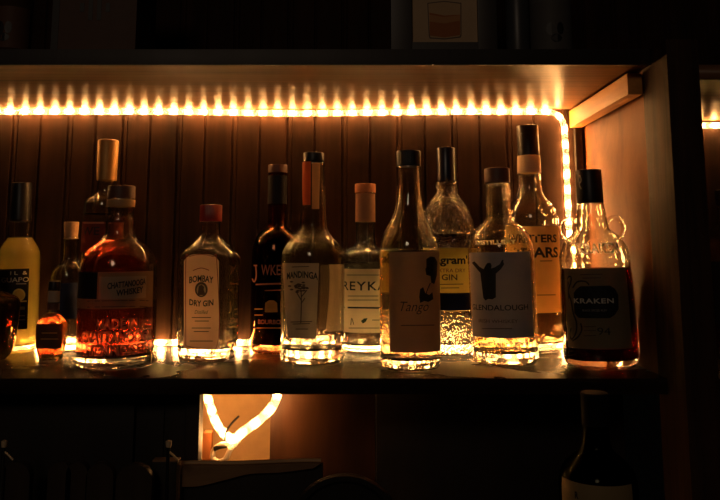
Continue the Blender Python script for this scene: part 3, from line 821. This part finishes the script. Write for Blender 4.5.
# box at the left
Y0 = 1.03
bx0, bx1 = xu(52, 30, Y0), xu(136, 30, Y0)
t = thing('gift_box', 'dim brown carton standing above the left end of the bottle shelf', 'box', ((bx0 + bx1) / 2, Y0 + .05, ZU))
w = (bx1 - bx0) / 2
obj('carton', box(-w, w, -.05, .05, 0, .17, .002), plain('brown_card', (0.09, 0.05, 0.035), .7), t)
bm = bmesh.new()
for x in (-.018, -.006, .006, .018): add_box(bm, x - .003, x + .003, -.0506, -.0499, .045 + abs(x), .085 - abs(x) * .5)
obj('printed_emblem', bm, I_BLACK, t)
obj('edge_tape', box(-w - .0006, -w + .009, -.0508, .0, 0.002, .168), I_BLACK, t)
# dim bottle at the far left
def small_jar(name, label, cx, hw, Y, h, mat, lidmat, labmat=None, cat='jar', neck=None):
    X = at(cx, 30, Y).x; r = hw * Y / F
    t = thing(name, label, cat, (X, Y + r, ZU))
    bm = bmesh.new(); lathe(bm, [(0, 0), (0, r * .95), (.003, r)] + (neck and [(neck, r), (neck + .02, r * .45), (h, r * .4)] or [(h, r), (h + .004, r * .9)]) + [((h + .005), 0)])
    obj('jar_body' if not neck else 'bottle_body', bm, mat, t)
    if not neck:
        bm = bmesh.new(); lathe(bm, [(h + .004, 0), (h + .004, r * 1.02), (h + .02, r * 1.02), (h + .022, r * .98), (h + .022, 0)]); obj('lid', bm, lidmat, t)
    if labmat:
        bm = bmesh.new(); rr = r + .0005; g = []
        for j in range(2): g.append([bm.verts.new((rr * math.sin(a), -rr * math.cos(a), .012 + j * (min(h, neck or h) - .03))) for a in [math.radians(-80 + 160 * i / 24) for i in range(25)]])
        for i in range(24): bm.faces.new((g[0][i], g[0][i + 1], g[1][i + 1], g[1][i]))
        obj('label', bm, labmat, t, recalc=False)
        bm = bmesh.new(); rr = r + .0009
        for a0, z0, ww, hh in ((-14, .040, .013, .010), (12, .041, .010, .009), (0, .027, .016, .006)):
            bm.faces.new([bm.verts.new((rr * math.sin(b_), -rr * math.cos(b_), z0 + hh * math.sin(q))) for q in [2 * PI * i / 14 for i in range(14)] for b_ in [math.radians(a0) + ww * math.cos(q) / rr / 2]])
        obj('printed_mark', bm, I_BLACK, t, recalc=False, smooth=False)
    return t
small_jar('dark_bottle', 'dim brown bottle standing at the far end of the upper shelf', 4, 19, 1.03, .24, plain('brown_bottle_glass', (0.05, 0.025, 0.012), .15), K_BLACK, paper('dull_brown_label', (0.10, 0.05, 0.03), 0), 'bottle', .09)
small_jar('slim_can', 'slim grey can on the upper shelf beside the wider grey tin', 520, 12, 1.035, .12, plain('grey_can_paint', (0.05, 0.052, 0.058), .4), K_METAL, None, 'can')
small_jar('grey_tin', 'wide grey tin with dark printed face on the upper shelf', 556, 22, 1.035, .10, plain('grey_tin_paint', (0.10, 0.10, 0.10), .45), plain('dark_lid', (.05, .05, .055), .4), paper('tin_label', (0.09, 0.087, 0.085), 0), 'tin')
# framed picture of a glass
Yf = 1.02
fx0, fx1 = xu(391, 20, Yf), xu(497, 20, Yf)
t = thing('framed_picture', 'dark framed picture of an amber drink standing on the upper shelf', 'picture', ((fx0 + fx1) / 2, Yf, ZU))
w = (fx1 - fx0) / 2; cxm = (fx0 + fx1) / 2; H = .185
bm = bmesh.new()
mx0, mx1 = xu(412, 20, Yf) - cxm, xu(478, 20, Yf) - cxm
mz0 = at(445, 42, Yf).z - ZU; mz1 = H - .022
add_box(bm, -w, mx0, 0, .02, 0, H, .001); add_box(bm, mx1, w, 0, .02, 0, H, .001); add_box(bm, mx0, mx1, 0, .02, 0, mz0, .0); add_box(bm, mx0, mx1, 0, .02, mz1, H, .0)
obj('frame', bm, plain('black_frame', (0.022, 0.017, 0.014), .45), t)
obj('backing', box(-w + .004, w - .004, .0165, .0195, .004, H - .004), K_BROWN, t)
mt = obj('picture_sheet', box(mx0 - .001, mx1 + .001, .008, .016, mz0 - .001, mz1 + .001), paper('beige_sheet', (0.50, 0.35, 0.21), 0), t)
def pz(py): return at(445, py, Yf).z - ZU
def pxm(px): return xu(px, 20, Yf) - cxm
def flat_poly(pts, mat, name, y, parent):
    bm = bmesh.new(); bm.faces.new([bm.verts.new((p[0], y, p[1])) for p in pts]); bmesh.ops.triangulate(bm, faces=bm.faces); return obj(name, bm, mat, parent, recalc=False, smooth=False)
gl = [(pxm(428), pz(1)), (pxm(429), pz(34)), (pxm(430), pz(37)), (pxm(445), pz(38)), (pxm(461), pz(36)), (pxm(462), pz(34)), (pxm(462.5), pz(1)), (pxm(445), pz(-1))]
flat_poly(gl, I_BROWN, 'drawn_glass', .0078, mt)
flat_poly([(p[0] * .94 + pxm(445) * .06, p[1] * .94 + pz(18) * .06) for p in gl], paper('drawn_pale', (0.50, 0.33, 0.18), 0), 'drawn_glass', .0075, mt)
flat_poly([(pxm(430), pz(11)), (pxm(430), pz(34)), (pxm(445), pz(36)), (pxm(460.5), pz(33.5)), (pxm(461), pz(13)), (pxm(445), pz(14))], paper('drawn_amber', (0.36, 0.12, 0.035), 0), 'drawn_drink', .0072, mt)
flat_poly([(pxm(430), pz(13)), (pxm(430), pz(20)), (pxm(445), pz(22)), (pxm(461), pz(19)), (pxm(461), pz(13.5)), (pxm(445), pz(15.5))], paper('drawn_amber_light', (0.46, 0.22, 0.09), 0), 'drawn_drink', .0070, mt)

# ------------------------------------------------------------------ things below the shelf
# rounded boards standing in a row in front of the dark cabinet
spots = [(18, 461, 14), (62, 461, 11), (79, 461, 10), (102, 462, 13), (136, 463, 17)]
lab = ['nearest the frame edge', 'second from the frame edge', 'in the middle of the row', 'just left of the widest one', 'widest of the row beside the crate']
M_PAD = wood('dark_board_wood', (0.022, 0.014, 0.010), (0.06, 0.038, 0.024), (30, 30, 4), .4)
for i, (px, py, hw) in enumerate(spots):
    Y = 0.97; X = xpx(px, py, Y); zt_ = zpx(py, Y); r = hw * Y / F
    t = thing('rounded_board', 'dark round-topped board standing upright on the counter, ' + lab[i], 'board', (X, Y, ZC), 0, 'rounded boards standing in a row')
    h = zt_ - ZC; n = 20; th = .006
    out = [(-r, 0.0)] + [(-r * math.cos(PI * k / n), h - r + r * math.sin(PI * k / n)) for k in range(n + 1)] + [(r, 0.0)]
    bm = bmesh.new(); A = [bm.verts.new((x, -th, z)) for x, z in out]; B = [bm.verts.new((x, th, z)) for x, z in out]
    bm.faces.new(A); bm.faces.new(B)
    for k in range(len(out)): bm.faces.new((A[k], A[(k + 1) % len(out)], B[(k + 1) % len(out)], B[k]))
    obj('board', bm, M_PAD, t)
# wooden crate with a curved lid edge
Y = 1.0
cr = thing('wooden_crate', 'dark wooden crate with rim coloured pale as if lit below the lit cut-out', 'crate', (xpx(165, 470, Y), Y, ZC))
def cb(x0, x1, y0, y1, z0, z1, name, mat):
    bm = box(x0, x1, y0, y1, z0, z1, .0012); bmesh.ops.translate(bm, verts=bm.verts, vec=(-cr.location.x, -cr.location.y, -ZC)); return obj(name, bm, mat, cr)
M_CR = wood('crate_wood', (0.13, 0.065, 0.03), (0.38, 0.21, 0.095), (4, 40, 40), .7)
zc1 = zpx(462, Y)
cb(xpx(152, 470, Y), xpx(177, 470, Y), Y, Y + .014, ZC, zc1, 'front_board', M_DARK)
cb(xpx(152, 470, Y), xpx(178, 470, Y), Y - .001, Y + .015, zc1, zc1 + .0022, 'rim', M_CR)
cb(xpx(177, 470, Y), xpx(181, 470, Y), Y - .003, Y + .017, ZC, zpx(464, Y), 'corner_post', M_CR)
bm = bmesh.new(); top = [(181, 466), (200, 465.5), (230, 466), (262, 465), (300, 463.5), (322, 463.5)]; bot = [(181, 487), (200, 486), (225, 480), (250, 474), (280, 472.5), (316, 468)]
Yc = 1.005; pr = []
tp = spline([at(x, y, Yc) for x, y in top], .004); bt = spline([at(x, y, Yc) for x, y in bot], .004)
m = 40
def res(p, m):
    return [p[min(len(p) - 1, round(i * (len(p) - 1) / (m - 1)))] for i in range(m)]
tp, bt = res(tp, m), res(bt, m)
off = cr.location
fr = [(bm.verts.new(a - off), bm.verts.new(b_ - off), bm.verts.new(b_ - off + Vector((0, .008, 0))), bm.verts.new(a - off + Vector((0, .012, 0.001)))) for a, b_ in zip(tp, bt)]
for A, B in zip(fr, fr[1:]):
    for k in range(4): bm.faces.new((A[k], A[(k + 1) % 4], B[(k + 1) % 4], B[k]))
bm.faces.new(fr[0]); bm.faces.new(fr[-1])
obj('curved_flap', bm, M_CR, cr)
bm = bmesh.new(); add_tube(bm, [p - off + Vector((0, .008, .0012)) for p in tp], 0.0030, 8)
obj('rim', bm, wood('painted_lit_rim', (0.40, 0.22, 0.10), (0.70, 0.43, 0.20), (4, 40, 40), .6), cr)  # rope light on the edge is put into this strip's pale colour
cb(xpx(181, 490, Y), xpx(322, 490, Y), Y + .013, Y + .024, ZC, zpx(467, Y), 'front_board', M_DARK)  # dark board added so the space under the flap stays black
# round dark tray seen at its rim
Yt = 0.86
t = thing('round_tray', 'dark round tray rim leaning below the cabinet panels', 'tray', (xpx(345, 490, Yt), Yt, ZC))
R = 0.062
bm = bmesh.new(); lathe(bm, [(0, 0), (0, R), (.004, R + .001), (.008, R - .001), (.008, R - .006), (.003, R - .010), (.003, 0)], None, 72)
hz = zpx(472, Yt) - ZC
bmesh.ops.transform(bm, matrix=Matrix.Translation((0, 0, hz - R - .001)) @ Matrix.Rotation(PI / 2, 4, 'X'), verts=bm.verts)
o = obj('dish', bm, plain('dark_tray_enamel', (0.02, 0.018, 0.017), .3), t)
bm = box(-.03, .03, -.012, .012, 0, max(.004, hz - 2 * R - .001) + .004, .002); obj('stand', bm, K_BLACK, t)
# small taps
M_PALE = plain('brightened_brass', (0.75, 0.56, 0.34), 0.35, 0.2)  # pale colour stands in for light on the knobs and levers
for px, py, Y, labl in ((168, 459, 0.96, 'small brass spout rising behind the wooden crate'), (4, 446, .96, 'small steel spout at the far end of the counter')):
    p = at(px, py, Y); t = thing('spout', labl, 'spout', (p.x, Y, ZC))
    m_ = M_PALE
    z = lambda y: at(px, y, Y).z - ZC
    bm = bmesh.new(); add_tube(bm, spline([(0, 0, 0), (0, 0, z(455)), (0, 0, z(446))], .006), .0022, 12); obj('pipe', bm, K_BLACK if px > 100 else K_METAL, t)
    bm = bmesh.new(); add_tube(bm, [(0, 0, z(447)), (.0003, 0, z(444)), (0, 0, z(441)), (0, 0, z(440))], [.003, .0036, .0036, .0015], 14); obj('knob', bm, m_, t)
    bm = bmesh.new(); add_tube(bm, [(0, 0, z(451)), (.006, 0, z(455)), (.012, 0, z(460))], .0013, 10); obj('lever', bm, m_, t)
# dark wine bottle in the lower right corner
b = Bottle('wine_bottle', 'unlit dark bottle with cream label standing lower right, below the shelf', 'bottle', 607, 640,
           [(396, 12), (400, 13.5), (404, 12.4), (440, 13), (450, 16), (458, 26), (466, 34), (478, 38), (490, 38.4), (560, 38.4), (585, 37)], G_SMOKE, 470, Q_DEEP, z0=ZC, Y=0.80)
b.cap(392, 425, 13.2, K_MATTE, 'capsule')
l = b.patch(((569, 640, 486), (569, 640, 560)), paper('ivory_label', (0.26, 0.19, 0.09), .05), ang=(-84, 40, 600))
b.text('R', 577, 495, 6, I_BLACK, parent=l, w=4, bold=.04)

# ------------------------------------------------------------------ next bay to the right of the post
XB = XR + .038
def bpart(name, bm, mat, label): return tag(obj(name, bm, mat), label, 'shelf')
bpart('shelf_board', box(XB + .0005, .97, 1.0, BACK, SHELF - 0.02, SHELF, .0015), M_TOP, 'dark shelf board past the wooden post under the shadowed amber bottle')
bpart('shelf_board', box(XB + .0005, .97, 1.0, BACK, UPZ - .02, UPZ + .001, .0015), M_SHELF, 'upper shelf board past the wooden post above a short rope light')
yb2 = BACK - .0075
rope('rope_light', 'short stretch of glowing rope light past the wooden post', [(x, yb2, UPZ - .030) for x in (.585, .64, .70, .76, .82, .90, .96)])
b = Bottle('bay_bottle', 'shadowed amber bottle on the next shelf past the post', 'bottle', 737, 356,
           [(205, 9), (222, 10), (226, 13), (233, 22), (242, 29), (252, 31), (340, 31), (356, 30)], G_CLEAR, 300, Q_RED)
b.cap(190, 206, 10.5, K_BLACK)
b.patch(((706, 760, 262), (706, 760, 325)), P_BLACK, ang=(-85, 60, 737))

# ------------------------------------------------------------------ light
def area(name, loc, rot, size, power, col):
    la = bpy.data.lights.new(name, 'AREA'); la.shape = 'DISK'; la.size = size; la.energy = power; la.color = col
    o = bpy.data.objects.new(name, la); link(o); o.location = loc; o.rotation_euler = rot
    return o
# the dim room lamp hanging behind the viewer
area('room_lamp', (-0.5, -1.5, 2.45), (math.radians(62), 0, math.radians(-14)), 0.5, 3.2, (1.0, 0.72, 0.50))

w = bpy.data.worlds.new('world'); S.world = w; w.use_nodes = True
bg = w.node_tree.nodes['Background']; bg.inputs[0].default_value = (1.0, 0.85, 0.7, 1); bg.inputs[1].default_value = 0.0005

vs = S.view_settings
S.display_settings.display_device = 'sRGB'
vs.view_transform = 'Standard'; vs.look = 'None'; vs.exposure = 0.0; vs.gamma = 1.0; vs.use_curve_mapping = False
cy = S.cycles
cy.max_bounces = 24; cy.transmission_bounces = 24; cy.transparent_max_bounces = 32; cy.glossy_bounces = 6; cy.diffuse_bounces = 4
cy.caustics_reflective = True; cy.caustics_refractive = True; cy.blur_glossy = 0.5
cy.sample_clamp_indirect = 40.0
cy.use_denoising = True
cy.use_light_tree = True
